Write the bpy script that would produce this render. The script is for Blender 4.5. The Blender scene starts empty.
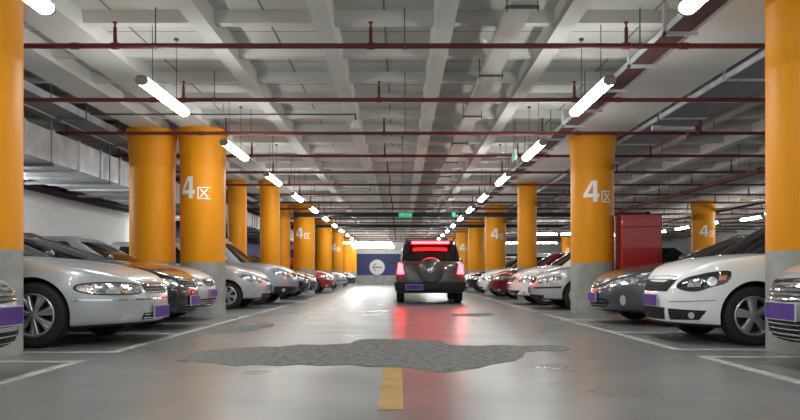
import bpy, bmesh, math, random
from mathutils import Vector, Matrix, geometry
from mathutils.bvhtree import BVHTree

random.seed(4)
SC = bpy.context.scene
COL = SC.collection
PI = math.pi
EYE = 0.74          # camera height
FPX = 720.0         # focal length in pixels of the 800 wide frame


def fl(px, py):
    """floor point under a pixel of the photograph"""
    d = EYE * FPX / (py - 275.0)
    return ((px - 400.0) * d / FPX, d)


# ------------------------------------------------------------------ materials
M = {}


def mat(name, color=(.5, .5, .5), rough=.5, metal=0.0, coat=0.0, emit=None, estr=0.0, spec=None):
    m = bpy.data.materials.new(name)
    m.use_nodes = True
    b = m.node_tree.nodes['Principled BSDF']
    b.inputs['Base Color'].default_value = (*color, 1)
    b.inputs['Roughness'].default_value = rough
    b.inputs['Metallic'].default_value = metal
    if coat:
        b.inputs['Coat Weight'].default_value = coat
        b.inputs['Coat Roughness'].default_value = .04
    if spec is not None:
        b.inputs['Specular IOR Level'].default_value = spec
    if emit:
        b.inputs['Emission Color'].default_value = (*emit, 1)
        b.inputs['Emission Strength'].default_value = estr
    M[name] = m
    return m


def nodes(m):
    return m.node_tree.nodes, m.node_tree.links, m.node_tree.nodes['Principled BSDF']


def noise_color(m, c1, c2, scale, detail=6, lo=.35, hi=.65, rough=None, bump=0.0, stretch=(1, 1, 1), bscale=None):
    """mottled colour from object-space noise, optional roughness range and bump"""
    N, Lk, b = nodes(m)
    tc = N.new('ShaderNodeTexCoord')
    mp = N.new('ShaderNodeMapping')
    mp.inputs['Scale'].default_value = stretch
    Lk.new(tc.outputs['Object'], mp.inputs['Vector'])
    nz = N.new('ShaderNodeTexNoise')
    nz.inputs['Scale'].default_value = scale
    nz.inputs['Detail'].default_value = detail
    Lk.new(mp.outputs['Vector'], nz.inputs['Vector'])
    r = N.new('ShaderNodeValToRGB')
    r.color_ramp.elements[0].position = lo
    r.color_ramp.elements[1].position = hi
    r.color_ramp.elements[0].color = (*c1, 1)
    r.color_ramp.elements[1].color = (*c2, 1)
    Lk.new(nz.outputs['Fac'], r.inputs['Fac'])
    Lk.new(r.outputs['Color'], b.inputs['Base Color'])
    if rough:
        mr = N.new('ShaderNodeMapRange')
        mr.inputs['From Min'].default_value = .3
        mr.inputs['From Max'].default_value = .7
        mr.inputs['To Min'].default_value = rough[0]
        mr.inputs['To Max'].default_value = rough[1]
        n2 = N.new('ShaderNodeTexNoise')
        n2.inputs['Scale'].default_value = scale * 1.2
        n2.inputs['Detail'].default_value = 2
        Lk.new(mp.outputs['Vector'], n2.inputs['Vector'])
        Lk.new(n2.outputs['Fac'], mr.inputs['Value'])
        Lk.new(mr.outputs['Result'], b.inputs['Roughness'])
    if bump:
        n3 = N.new('ShaderNodeTexNoise')
        n3.inputs['Scale'].default_value = bscale or scale * 12
        n3.inputs['Detail'].default_value = 5
        Lk.new(tc.outputs['Object'], n3.inputs['Vector'])
        bp = N.new('ShaderNodeBump')
        bp.inputs['Strength'].default_value = bump
        bp.inputs['Distance'].default_value = .01
        Lk.new(n3.outputs['Fac'], bp.inputs['Height'])
        Lk.new(bp.outputs['Normal'], b.inputs['Normal'])
    return r


# setting
mat('floor_concrete', rough=.3)
noise_color(M['floor_concrete'], (.155, .157, .154), (.225, .228, .224), 1.1, 10, .2, .8, rough=(.27, .36))
mat('patch_concrete', rough=.85)
noise_color(M['patch_concrete'], (.1, .1, .096), (.29, .29, .28), 14, 8, .3, .75, bump=.6, bscale=60)
mat('line_paint', rough=.55)
noise_color(M['line_paint'], (.3, .3, .285), (.5, .5, .48), 7, 8, .35, .6)
mat('yellow_line', rough=.5)
noise_color(M['yellow_line'], (.36, .25, .1), (.56, .36, .1), 5, 8, .3, .6)
mat('ceiling_paint', rough=.85)
noise_color(M['ceiling_paint'], (.52, .51, .475), (.63, .625, .595), .8, 7, .3, .7)
mat('panel_paint', rough=.9)
noise_color(M['panel_paint'], (.49, .475, .435), (.6, .59, .555), .9, 7, .3, .7)
mat('seam', (.2, .2, .19), .9)
mat('dark_concrete', (.13, .13, .13), .9)
mat('wall_white', rough=.7)
N, Lk, b = nodes(M['wall_white'])
tc = N.new('ShaderNodeTexCoord'); mp = N.new('ShaderNodeMapping')
mp.inputs['Rotation'].default_value = (PI / 2, 0, PI / 2)
Lk.new(tc.outputs['Object'], mp.inputs['Vector'])
sx = N.new('ShaderNodeSeparateXYZ'); cx = N.new('ShaderNodeCombineXYZ')
Lk.new(tc.outputs['Object'], sx.inputs['Vector'])
ad = N.new('ShaderNodeMath'); ad.operation = 'ADD'
Lk.new(sx.outputs['X'], ad.inputs[0]); Lk.new(sx.outputs['Y'], ad.inputs[1])
Lk.new(ad.outputs[0], cx.inputs['X']); Lk.new(sx.outputs['Z'], cx.inputs['Y'])
bk = N.new('ShaderNodeTexBrick')
bk.inputs['Color1'].default_value = (.86, .87, .87, 1)
bk.inputs['Color2'].default_value = (.89, .9, .9, 1)
bk.inputs['Mortar'].default_value = (.8, .81, .81, 1)
bk.inputs['Scale'].default_value = 1.0
bk.inputs['Brick Width'].default_value = .4
bk.inputs['Row Height'].default_value = .19
bk.inputs['Mortar Size'].default_value = .008
Lk.new(cx.outputs['Vector'], bk.inputs['Vector'])
Lk.new(bk.outputs['Color'], b.inputs['Base Color'])
mat('wall_blue', (.03, .045, .17), .6)
mat('wall_cap', (.1, .1, .1), .8)

# columns, pipes, ducts, lamps
mat('column_yellow', rough=.5, spec=.25)
noise_color(M['column_yellow'], (.74, .27, .004), (.8, .305, .006), 2.2, 6, .3, .7, stretch=(1, 1, .35))
mat('column_grey', rough=.8)
noise_color(M['column_grey'], (.27, .27, .25), (.4, .4, .375), 4, 9, .3, .7, bump=.15)
mat('sign_white', (.82, .82, .78), .6)
mat('pipe_red', (.115, .014, .014), .45)
mat('pipe_black', (.012, .012, .014), .5)
mat('rod_steel', (.1, .1, .1), .5, .6)
mat('galvanised', rough=.4, metal=.55)
noise_color(M['galvanised'], (.5, .53, .57), (.72, .75, .78), 3, 5, .35, .65)
mat('duct_grey', (.2, .21, .225), .5, .5)
mat('tray_maroon', (.07, .03, .03), .6)
mat('trunking', (.52, .51, .46), .6)
mat('lamp_housing', (.3, .31, .31), .5)
mat('lamp_glow', (.9, .9, .9), .4, emit=(.975, 1.0, .975), estr=50.0)
mat('cabinet_red', (.36, .022, .02), .28, coat=.5)
mat('cabinet_edge', (.22, .012, .012), .4)
mat('exit_green', (.01, .3, .12), .4, emit=(.02, .8, .32), estr=.55)
mat('sign_green_white', (.6, .75, .7), .5)
mat('arrow_grey', (.22, .22, .25), .6)
mat('detector_white', (.7, .7, .68), .5)

# vehicles
mat('glass', (.008, .01, .011), .03, spec=.6)
mat('tyre', (.014, .014, .015), .75)
mat('rim', (.55, .56, .58), .28, .85)
mat('rim_dark', (.035, .035, .037), .5, .4)
mat('trim_black', (.012, .012, .013), .45)
mat('mesh_black', rough=.8, spec=.1)
N, Lk, b = nodes(M['mesh_black'])
tc = N.new('ShaderNodeTexCoord'); vo = N.new('ShaderNodeTexVoronoi'); vo.inputs['Scale'].default_value = 55
rp = N.new('ShaderNodeValToRGB')
rp.color_ramp.elements[0].color = (.004, .004, .004, 1); rp.color_ramp.elements[1].color = (.045, .045, .048, 1)
rp.color_ramp.elements[0].position = .25; rp.color_ramp.elements[1].position = .6
Lk.new(tc.outputs['Object'], vo.inputs['Vector']); Lk.new(vo.outputs['Distance'], rp.inputs['Fac']); Lk.new(rp.outputs['Color'], b.inputs['Base Color'])
mat('chrome', (.75, .76, .78), .12, 1.0)
mat('lamp_clear', rough=.08, metal=.55, coat=1.0)
N, Lk, b = nodes(M['lamp_clear'])
tc = N.new('ShaderNodeTexCoord'); wv = N.new('ShaderNodeTexNoise'); wv.inputs['Scale'].default_value = 16; wv.inputs['Detail'].default_value = 1
rp = N.new('ShaderNodeValToRGB'); rp.color_ramp.interpolation = 'LINEAR'
rp.color_ramp.elements[0].color = (.26, .27, .28, 1); rp.color_ramp.elements[1].color = (.8, .82, .84, 1)
rp.color_ramp.elements[0].position = .4; rp.color_ramp.elements[1].position = .56
Lk.new(tc.outputs['Object'], wv.inputs['Vector']); Lk.new(wv.outputs['Fac'], rp.inputs['Fac']); Lk.new(rp.outputs['Color'], b.inputs['Base Color'])
bp = N.new('ShaderNodeBump'); bp.inputs['Strength'].default_value = .2; bp.inputs['Distance'].default_value = .01
Lk.new(wv.outputs['Fac'], bp.inputs['Height']); Lk.new(bp.outputs['Normal'], b.inputs['Normal'])
mat('lamp_smoked', (.03, .03, .033), .08, .2, coat=1.0)
mat('lamp_bulb', (.8, .82, .85), .15, .8)
mat('amber', (.7, .22, .03), .2, coat=.6)
mat('fog_pale', (.6, .62, .62), .2, .3, coat=.6)
mat('plate_blue', rough=.4)
noise_color(M['plate_blue'], (.035, .012, .3), (.1, .03, .26), 3, 2, .35, .65)
mat('plate_rim', (.5, .5, .55), .4)
mat('tail_red', (.5, .01, .012), .2, coat=.6)
mat('brake_on', (.9, .1, .1), .3, emit=(1.0, .014, .018), estr=36.0)
mat('paint_silver', (.5, .52, .54), .32, .3, coat=.8)
mat('paint_pewter', (.42, .44, .465), .32, .3, coat=.8)
mat('paint_bluesilver', (.4, .44, .5), .32, .3, coat=.8)
mat('paint_white', (.87, .89, .89), .3, 0, coat=.9)
mat('paint_black', (.008, .009, .014), .25, .1, coat=1)
mat('paint_grey', (.085, .092, .105), .3, .45, coat=.9)
mat('paint_red', (.42, .02, .018), .3, .1, coat=.9)
mat('paint_darkred', (.24, .016, .014), .3, .2, coat=.9)
mat('paint_charcoal', (.075, .07, .072), .3, .3, coat=.9)


# ------------------------------------------------------------------ scene helpers
def link(name, me, mats=None, parent=None, loc=None):
    o = bpy.data.objects.new(name, me)
    COL.objects.link(o)
    if me is not None and mats is not None:
        for m in (mats if isinstance(mats, (list, tuple)) else [mats]):
            me.materials.append(M[m])
    if parent is not None:
        o.parent = parent
    if loc is not None:
        o.location = loc
    return o


def tag(o, label, cat, group=None, kind=None):
    o['label'] = label
    o['category'] = cat
    if group:
        o['group'] = group
    if kind:
        o['kind'] = kind
    return o


def thing(name, label, cat, loc, group=None, kind=None, rz=0.0):
    o = bpy.data.objects.new(name, None)
    COL.objects.link(o)
    o.empty_display_size = .2
    o.location = loc
    o.rotation_euler = (0, 0, rz)
    return tag(o, label, cat, group, kind)


def dup(root, loc, label=None, rz=None, skip=()):
    r = root.copy(); COL.objects.link(r); r.location = loc
    if rz is not None:
        r.rotation_euler = (0, 0, rz)
    if label:
        r['label'] = label
    for ch in list(root.children):
        if ch.name.split('.')[0] in skip:
            continue
        c = ch.copy(); COL.objects.link(c); c.parent = r
        for g in list(ch.children):
            d = g.copy(); COL.objects.link(d); d.parent = c
    return r


class MB:
    """collects simple shapes into ONE mesh"""
    def __init__(self):
        self.v, self.f, self.mi, self.sm = [], [], [], []

    def add(self, vs, fs, mi=0, sm=False):
        n = len(self.v)
        self.v += [tuple(p) for p in vs]
        for f in fs:
            self.f.append([n + i for i in f]); self.mi.append(mi); self.sm.append(sm)

    def box(self, x0, y0, z0, x1, y1, z1, mi=0):
        vs = [(x0, y0, z0), (x1, y0, z0), (x1, y1, z0), (x0, y1, z0), (x0, y0, z1), (x1, y0, z1), (x1, y1, z1), (x0, y1, z1)]
        self.add(vs, [(0, 3, 2, 1), (4, 5, 6, 7), (0, 1, 5, 4), (1, 2, 6, 5), (2, 3, 7, 6), (3, 0, 4, 7)], mi)

    def tube(self, p, q, r, n=10, mi=0, r2=None, cap=True):
        p, q = Vector(p), Vector(q)
        r2 = r if r2 is None else r2
        d = (q - p).normalized()
        a = d.orthogonal().normalized(); c = d.cross(a)
        vs = []
        for base, rr in ((p, r), (q, r2)):
            for k in range(n):
                t = 2 * PI * k / n
                vs.append(base + a * math.cos(t) * rr + c * math.sin(t) * rr)
        self.add(vs, [(k, (k + 1) % n, n + (k + 1) % n, n + k) for k in range(n)], mi, True)
        if cap:
            self.add(vs, [tuple(range(n))[::-1], tuple(range(n, 2 * n))], mi)

    def lathe(self, prof, n=32, mi=0, axis='z', sm=True):
        """prof: (radius, height) list; about the z or y axis"""
        vs = []
        for r, h in prof:
            for k in range(n):
                t = 2 * PI * k / n
                vs.append((r * math.cos(t), r * math.sin(t), h) if axis == 'z' else (r * math.cos(t), h, r * math.sin(t)))
        fs = []
        for j in range(len(prof) - 1):
            for k in range(n):
                q = (j * n + k, j * n + (k + 1) % n, (j + 1) * n + (k + 1) % n, (j + 1) * n + k)
                fs.append(q if axis == 'z' else q[::-1])
        self.add(vs, fs, mi, sm)

    def mesh(self, name, angle=None):
        me = bpy.data.meshes.new(name)
        me.from_pydata(self.v, [], self.f)
        me.polygons.foreach_set('material_index', self.mi)
        me.polygons.foreach_set('use_smooth', self.sm)
        me.update()
        if angle:
            me.polygons.foreach_set('use_smooth', [True] * len(me.polygons))
            me.set_sharp_from_angle(angle=math.radians(angle))
        return me

    def build(self, name, mats, parent=None, loc=None, angle=None):
        return link(name, self.mesh(name, angle), mats, parent, loc)


# ------------------------------------------------------------------ room shell
Y0, Y1 = -7.0, 58.0
XL, XR = -11.5, 21.0
CB, CP = 3.46, 3.66          # beam bottom, panel plane


def room():
    b = MB(); b.box(XL, Y0, -.2, XR, Y1, 0)
    b.build('floor', 'floor_concrete')['kind'] = 'structure'
    # waffle ceiling
    b = MB()
    b.box(XL, Y0, CP, XR, Y1, CP + .25, 1)
    wide = [(-4.03, -3.51), (-4.95, -4.43), (3.3, 4.32), (10.7, 11.75)]
    ribs = [-10.0, -8.65, -7.3, -6.1, -2.17, -.84, .49, 1.82, 5.6, 6.93, 8.26, 9.55, 12.95, 14.28, 15.6, 16.95, 18.3, 19.6]
    for x0, x1 in wide:
        b.box(x0, Y0, CB, x1, Y1, CP + .01)
    for x in ribs:
        vs = [(x - .1, CB), (x + .1, CB), (x + .125, CP), (x - .125, CP)]
        v = [(a, Y0, z) for a, z in vs] + [(a, Y1, z) for a, z in vs]
        b.add(v, [(0, 1, 5, 4), (1, 2, 6, 5), (3, 0, 4, 7)])
    y = 8.03 - 1.2 * 12
    while y < Y1:
        vs = [(y - .06, CB + .07), (y + .06, CB + .07), (y + .1, CP), (y - .1, CP)]
        v = [(XL, a, z) for a, z in vs] + [(XR, a, z) for a, z in vs]
        b.add(v, [(0, 4, 5, 1), (1, 5, 6, 2), (3, 7, 4, 0)])
        b.box(XL, y + .6, CP - .004, XR, y + .606, CP + .01, 2)
        y += 1.2
    xs = sorted(ribs + [-4.2, 3.8, 11.2])
    for a, c in zip(xs[:-1], xs[1:]):
        m = (a + c) / 2
        b.box(m - .011, Y0, CP - .005, m + .011, Y1, CP + .01, 2)
    b.build('ceiling', ['ceiling_paint', 'panel_paint', 'seam'])['kind'] = 'structure'
    # walls
    b = MB()
    b.box(-8.6, Y0, 0, -8.4, 24.5, 2.66, 0)
    b.box(-8.6, 24.5, 0, -8.4, Y1, 2.66, 1)
    b.box(-8.63, Y0, 2.66, -8.36, Y1, 2.72, 2)
    b.box(XL - .2, Y0, 0, XL, Y1, 4, 3)
    b.build('wall_left', ['wall_white', 'wall_blue', 'wall_cap', 'dark_concrete'])['kind'] = 'structure'
    b = MB(); b.box(XR, Y0, 0, XR + .2, Y1, 4)
    b.build('wall_right', 'wall_white')['kind'] = 'structure'
    b = MB()
    b.box(XL, Y1 - .12, 0, XR, Y1 + .2, .72, 2)
    b.box(XL, Y1, .72, XR, Y1 + .2, 2.45, 1)
    b.box(XL, Y1, 2.45, XR, Y1 + .2, 4, 0)
    b.build('wall_back', ['wall_white', 'wall_blue', 'column_grey'])['kind'] = 'structure'


room()


# floor paint: thin coats of paint and one repair patch lying on the slab
def floor_poly(name, pts, m, z=.002, z0=-.004):
    n = len(pts)
    b = MB()
    vs = [(x, y, z) for x, y in pts] + [(x, y, z0) for x, y in pts]
    area = sum(pts[i][0] * pts[(i + 1) % n][1] - pts[(i + 1) % n][0] * pts[i][1] for i in range(n))
    top = list(range(n)) if area > 0 else list(range(n))[::-1]
    b.add(vs, [top] + [(i, (i + 1) % n, n + (i + 1) % n, n + i) for i in range(n)])
    o = b.build(name, m)
    o['kind'] = 'structure'
    return o


def stall_rows():
    def rect(x0, y0, x1, y1, b):
        b.box(min(x0, x1), y0, -.004, max(x0, x1), y1, .002)
    for side, segs in ((-1, [(1.0, 6.2, [3.5]), (6.85, 13.2, [9.07, 11.0]), (13.9, 20.4, [16.0, 18.3]), (21.1, 27.5, [23.2, 25.4]),
                             (28.3, 34.7, [30.5, 32.6]), (35.4, 42, [37.6, 39.7]), (42.7, 49, [45, 47])]),
                       (1, [(1.0, 6.55, [4.3]), (7.1, 13.8, [9.3, 11.9]), (14.6, 20.9, [17.2, 19.3]), (21.7, 28, [23.9, 26.2]),
                            (28.8, 35, [31, 33.2]), (35.9, 42.2, [38, 40.2]), (43, 49.3, [45.2, 47.3])])):
        for y0, y1, mids in segs:
            b = MB()
            rect(side * 2.7, y0, side * 2.8, y1, b)
            for y in (y0, y1 - .1):
                rect(side * 2.8, y, side * 7.8, y + .1, b)
            for y in mids:
                rect(side * 2.8, y - .05, side * 7.8, y + .05, b)
            b.build('floor_marking', 'line_paint')['kind'] = 'structure'


stall_rows()
floor_poly('floor_marking', [(-.12, 3.95), (.017, 3.95), (.02, 5.0), (.012, 5.72), (-.13, 5.75)], 'yellow_line')
pp = [(180, 360), (190, 355), (200, 351), (225, 349), (240, 348), (262, 346.5), (280, 347), (300, 344.5), (320, 345), (350, 343.5), (358, 340), (372, 339),
      (400, 339.6), (425, 340.5), (440, 341), (450, 345), (480, 346), (500, 345), (520, 346), (550, 345.4), (565, 346), (571, 349), (562, 351), (540, 351),
      (525, 352.5), (523, 357), (515, 361), (490, 365), (478, 368.5), (465, 370), (445, 372.5), (430, 372), (418, 369), (405, 367), (390, 366), (365, 366.5),
      (350, 364.5), (320, 366), (300, 364.5), (280, 366), (250, 365), (235, 366.5), (215, 363.5), (196, 362)]
floor_poly('floor_patch', [fl(*p) for p in pp], 'patch_concrete', z=.003)
pp = [(212, 329), (232, 326), (255, 324.5), (275, 324), (272, 327), (258, 329), (246, 332), (225, 333), (205, 334)]
floor_poly('floor_patch', [fl(*p) for p in pp], 'patch_concrete', z=.003)
pp = [(452, 314), (490, 313), (495, 315), (478, 316.5), (452, 316)]
floor_poly('floor_patch', [fl(*p) for p in pp], 'patch_concrete', z=.003)


# ------------------------------------------------------------------ columns
def number_mesh(r, zc, ang, which):
    """the painted 4 and the zone character, wrapped round a column of radius r; ang 0 faces -y"""
    b = MB()
    e = .004

    def put(s, z):
        t = ang + s / r
        return ((r + e) * math.sin(t), -(r + e) * math.cos(t), zc + z)

    def quad(p, n=4):
        (a, c, d, g) = p      # a->c bottom edge, g->d top edge
        L = lambda P, Q, u: (P[0] + (Q[0] - P[0]) * u, P[1] + (Q[1] - P[1]) * u)
        for k in range(n):
            u0, u1 = k / n, (k + 1) / n
            for h in range(6):
                w0, w1 = h / 6, (h + 1) / 6
                vs = [put(*L(L(a, c, u), L(g, d, u), w)) for u, w in ((u0, w0), (u1, w0), (u1, w1), (u0, w1))]
                b.add(vs, [(0, 1, 2, 3)])

    def bar(p, q, w):
        dx, dz = q[0] - p[0], q[1] - p[1]
        l = math.hypot(dx, dz); nx, nz = -dz / l * w / 2, dx / l * w / 2
        quad([(p[0] - nx, p[1] - nz), (q[0] - nx, q[1] - nz), (q[0] + nx, q[1] + nz), (p[0] + nx, p[1] + nz)])
    # 4
    if which == 4:
     quad([(-.105, -.2), (-.025, -.2), (-.025, .205), (-.105, .205)])
     quad([(-.285, -.115), (.015, -.115), (.015, -.045), (-.285, -.045)], 8)
     quad([(-.285, -.05), (-.21, -.05), (-.07, .205), (-.13, .205)])
    else:
     bar((.06, .0), (.285, .0), .022)
     bar((.07, -.2), (.07, .0), .022)
     bar((.06, -.2), (.29, -.2), .022)
     bar((.115, -.035), (.25, -.175), .024)
     bar((.24, -.03), (.105, -.175), .024)
    return b


def column(x, y, r, label, group, num=None, flare=True, foot=.975):
    t = thing('column', label, 'column', (x, y, 0), group, 'thing')
    b = MB(); b.lathe([(r, 0), (r, foot)], 40); b.lathe([(0, foot), (r, foot)], 40)
    b.build('concrete_foot', 'column_grey', t)
    b = MB()
    pr = [(r + .001, foot), (r + .001, 2.2), (r + .001, 2.72), (r + .003, 2.73), (r + .003, 2.76), (r + .001, 2.77)]
    if flare:
        pr += [(r + .006, 2.95), (r + .02, 3.15), (r + .04, 3.33), (r + .05, 3.42), (r + .05, CB)]
    else:
        pr += [(r + .001, 3.36), (r + .012, 3.365), (r + .012, 3.4), (r + .001, 3.405), (r + .001, CB)]
    b.lathe(pr, 40)
    b.build('painted_shaft', 'column_yellow', t)
    if num is not None:
        number_mesh(r + .001, 2.345, num, 4).build('painted_number', 'sign_white', t)
        number_mesh(r + .001, 2.345, num, 0).build('painted_zone_character', 'sign_white', t)
    return t


g = 'yellow columns of the parking hall'
column(-3.955, 6.7, .4, 'thick yellow column with grey foot at the left edge of the photo', g, flare=False)
column(-3.72, 13.6, .415, 'thick yellow column marked 4, beside a twin on the left', g, num=-.12)
column(-4.68, 13.62, .415, 'thick plain yellow column with flared top, twin left of the marked 4 one', g)
column(-3.76, 20.8, .28, 'slim yellow column with grey foot behind the big silver SUV', g, flare=False)
column(-4.7, 20.8, .27, 'slim yellow column farther from the lane, left twin above the silver hatchback', g, flare=False)
column(-3.73, 28.0, .41, 'second yellow column marked 4 along the left row', g, num=0)
column(-4.68, 28.0, .41, 'plain yellow column half hidden left of the second left column marked 4', g)
column(-3.73, 35.1, .4, 'plain yellow column just past the second marked 4 in left row', g)
column(-3.73, 42.2, .4, 'third yellow column marked 4 along the left row, far away', g, num=0)
column(-3.73, 49.6, .4, 'second farthest yellow column of the left row', g)
column(-3.73, 55.5, .4, 'farthest yellow column of the left row near the end wall', g)
column(3.98, 7.05, .36, 'thick yellow column with grey foot at the right edge of the photo', g, flare=False)
column(3.79, 14.2, .415, 'thick flared yellow column marked 4 beside the red cabinet', g, num=.03)
column(3.76, 21.3, .28, 'slim yellow column behind the white hatchback on the right', g, flare=False)
column(3.76, 28.4, .41, 'second yellow column marked 4 along the right row', g, num=.15)
column(3.76, 35.5, .4, 'plain yellow column just past the second marked 4 in right row', g)
column(3.76, 42.6, .4, 'third yellow column marked 4 along the right row, far away', g, num=.1)
column(3.76, 49.7, .4, 'second farthest yellow column of the right row', g)
column(3.76, 55.8, .4, 'farthest yellow column of the right row near the end wall', g)
column(11.2, 26.6, .41, 'yellow column marked 4 in the next aisle, seen above the white hatchback', g, num=.0)
column(11.2, 48.0, .41, 'far yellow column of the next aisle, just left of the marked column by the cabinet', g, num=.0)
column(11.2, 34.0, .41, 'yellow column of the next aisle behind the red cabinet', g)


# ------------------------------------------------------------------ lamps
LAMP_Z = EYE + 2.08
ORD = ['first', 'second', 'third', 'fourth', 'fifth', 'sixth', 'seventh', 'eighth', 'ninth', 'tenth', 'eleventh', 'twelfth', 'thirteenth',
       'fourteenth', 'fifteenth', 'sixteenth', 'seventeenth', 'eighteenth', 'nineteenth', 'twentieth', 'twenty-first', 'twenty-second']


def make_lamp(loc, label, group):
    t = thing('fluorescent_lamp', label, 'lamp', loc, group)
    h = .78
    b = MB()
    sec = []
    for k in range(15):                      # wrap-round diffuser, open at the top
        a = math.radians(-215 + 250 * k / 14)
        sec.append((.068 * math.cos(a), .05 * math.sin(a)))
    n = len(sec)
    vs = [(x, -h + .03, z) for x, z in sec] + [(x, h - .03, z) for x, z in sec]
    b.add(vs, [(k, n + k, n + k + 1, k + 1) for k in range(n - 1)], 0, True)
    b.build('diffuser', 'lamp_glow', t)
    b = MB()
    b.box(-.05, -h, .026, .05, h, .05); b.box(-.03, -h + .1, .05, .03, h - .1, .062)
    b.build('housing', 'lamp_housing', t)
    for s in (-1, 1):
        b = MB()
        m = [(.07 * math.cos(2 * PI * k / 16), .052 * math.sin(2 * PI * k / 16)) for k in range(16)]
        y0, y1 = s * (h - .03), s * h
        b.add([(x, y0, z) for x, z in m] + [(x, y1, z) for x, z in m],
              [(k, (k + 1) % 16, 16 + (k + 1) % 16, 16 + k) for k in range(16)] + [tuple(range(16)), tuple(range(16, 32))])
        b.build('end_cap', 'lamp_housing', t)
        b = MB()
        b.tube((0, s * .43, .06), (0, s * .43, CP - LAMP_Z), .005, 6)
        b.lathe([(.0, CP - LAMP_Z - .03), (.03, CP - LAMP_Z - .025), (.03, CP - LAMP_Z)], 12)
        w = b.build('hanger_wire', 'rod_steel', t)
        for v in w.data.vertices[-36:]:
            v.co.y += s * .43
    return t


def lamp_rows():
    gl = 'lit fluorescent lamps over the left edge of the lane'
    gr = 'lit fluorescent lamps over the right edge of the lane'
    proto = None
    for row, x, y0, g, side in ((0, -2.76, 8.46, gl, 'left'), (1, 2.24, 8.46, gr, 'right')):
        k = 0
        for i in range(-3, 13):
            y = y0 + 3.6 * i
            if i < -1:
                lab, gg = 'lit fluorescent lamp hanging %s behind the camera in the %s row' % ('just' if i == -2 else 'farther', side), g
            elif i == -1:
                lab, gg = 'lit fluorescent lamp cut off by the top edge at %s' % side, g
            else:
                lab, gg = '%s whole fluorescent lamp from the camera in the row over the %s lane edge' % (ORD[k], side), g
                k += 1
            if proto is None:
                o = proto = make_lamp((x, y, LAMP_Z), lab, gg)
            else:
                o = dup(proto, (x, y, LAMP_Z), lab)
            o['group'] = gg
    k = 0
    for y in (18.9, 21.3, 23.8, 26.4, 29, 31.8, 34.5, 38, 41.5, 45):
        o = dup(proto, (12.5 if y != 26.4 else 12.9, y, LAMP_Z), '%s lamp from the camera in the next aisle beyond the right cars' % ORD[k]); k += 1
        o['group'] = 'fluorescent lamps of the next aisle'
    for y in (2, 7, 12, 15.5):
        o = dup(proto, (12.5, y, LAMP_Z), 'fluorescent lamp of the next aisle outside the frame')
        o['group'] = 'fluorescent lamps of the next aisle'
    for k, y in enumerate((14.0, 23.5)):  # two unseen lamps added only to brighten the left wall
        o = dup(proto, (-7.78, y, 2.42), '%s added lamp brightening the white left wall, hidden behind columns or outside the frame' % ORD[k])
        o['group'] = 'added fluorescent lamps brightening the left wall'
    k = 0
    for y, xs in ((46.5, (-2.9, -1.3, 2.2, 7.6, 9.4)), (50.5, (-2.8, -1.2)), (54.5, (-2.8, -1.2)), (36.5, (7.2, 8.9))):
        for x in xs:
            k += 1
            row = {46.5: 'nearest of the far crosswise rows', 50.5: 'middle of the far crosswise rows', 54.5: 'crosswise row by the end wall', 36.5: 'short crosswise row behind the right columns'}[y]
            o = dup(proto, (x, y, LAMP_Z), '%s lamp from the left in the %s' % (ORD[xs.index(x)], row), rz=PI / 2)
            o['group'] = 'crosswise fluorescent lamps at the far end'


lamp_rows()


# ------------------------------------------------------------------ sprinkler pipes
def sprinkler_pipes():
    z = EYE + 2.5
    x0, x1 = -8.2, 19.5
    t = thing('sprinkler_pipe', '', 'pipe', (0, 7.86, z), 'red sprinkler pipes crossing under the ceiling')
    b = MB(); b.tube((x0, 0, 0), (x1, 0, 0), .029, 12)
    b.build('pipe_run', 'pipe_red', t)
    head = rod = None
    b = MB()
    b.tube((0, 0, .02), (0, 0, .2), .02, 10)
    b.tube((0, 0, .2), (0, 0, .25), .012, 8)
    b.tube((-.04, 0, 0), (.04, 0, 0), .038, 10)
    b.lathe([(.0, .25), (.028, .25), (.028, .262), (0, .262)], 10)
    hm = b.mesh('sprinkler_head'); hm.materials.append(M['pipe_red'])
    b = MB()
    b.tube((0, 0, 0), (0, 0, CP - z), .007, 6)
    b.tube((-.015, 0, 0), (.015, 0, 0), .036, 10)
    rm = b.mesh('hanger_rod'); rm.materials.append(M['rod_steel'])
    b = MB(); b.tube((-.045, 0, 0), (.045, 0, 0), .037, 12)
    cm = b.mesh('coupling'); cm.materials.append(M['pipe_red'])
    for k in range(-2, 7):
        link('sprinkler_head', hm, None, t, (-.32 + 2.79 * k, 0, 0))
    for x in (-7.9, -5.0, -2.67, .05, 2.62, 5.5, 8.5, 11.3, 14, 16.7):
        link('hanger_rod', rm, None, t, (x, 0, 0))
    for x in (-3.55, 3.1, 9.2):
        link('coupling', cm, None, t, (x, 0, 0))
    t['label'] = 'red sprinkler pipe nearest the camera, crossing the whole ceiling'
    for k in range(1, 20):
        dup(t, (.02 * (k % 3), 7.86 + 2.42 * k - (.08 if k == 9 else 0), z), '%s red sprinkler pipe across the ceiling, counted from the camera' % ORD[k])


sprinkler_pipes()


def main_pipe(x, y0, y1, z, r, m, label, name):
    t = thing(name, label, 'pipe', (x, y0, z), None)
    b = MB(); b.tube((0, 0, 0), (0, y1 - y0, 0), r, 14); b.build('pipe_run', m, t)
    for k in range(int((y1 - y0) / 4)):
        y = 1.5 + 4 * k
        b = MB(); b.tube((0, y - .06, 0), (0, y + .06, 0), r + .018, 14); b.build('coupling', m, t)
        b = MB(); b.tube((0, y + .9, 0), (0, y + .9, CP - z), .008, 6); b.build('hanger_rod', 'rod_steel', t)


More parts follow.
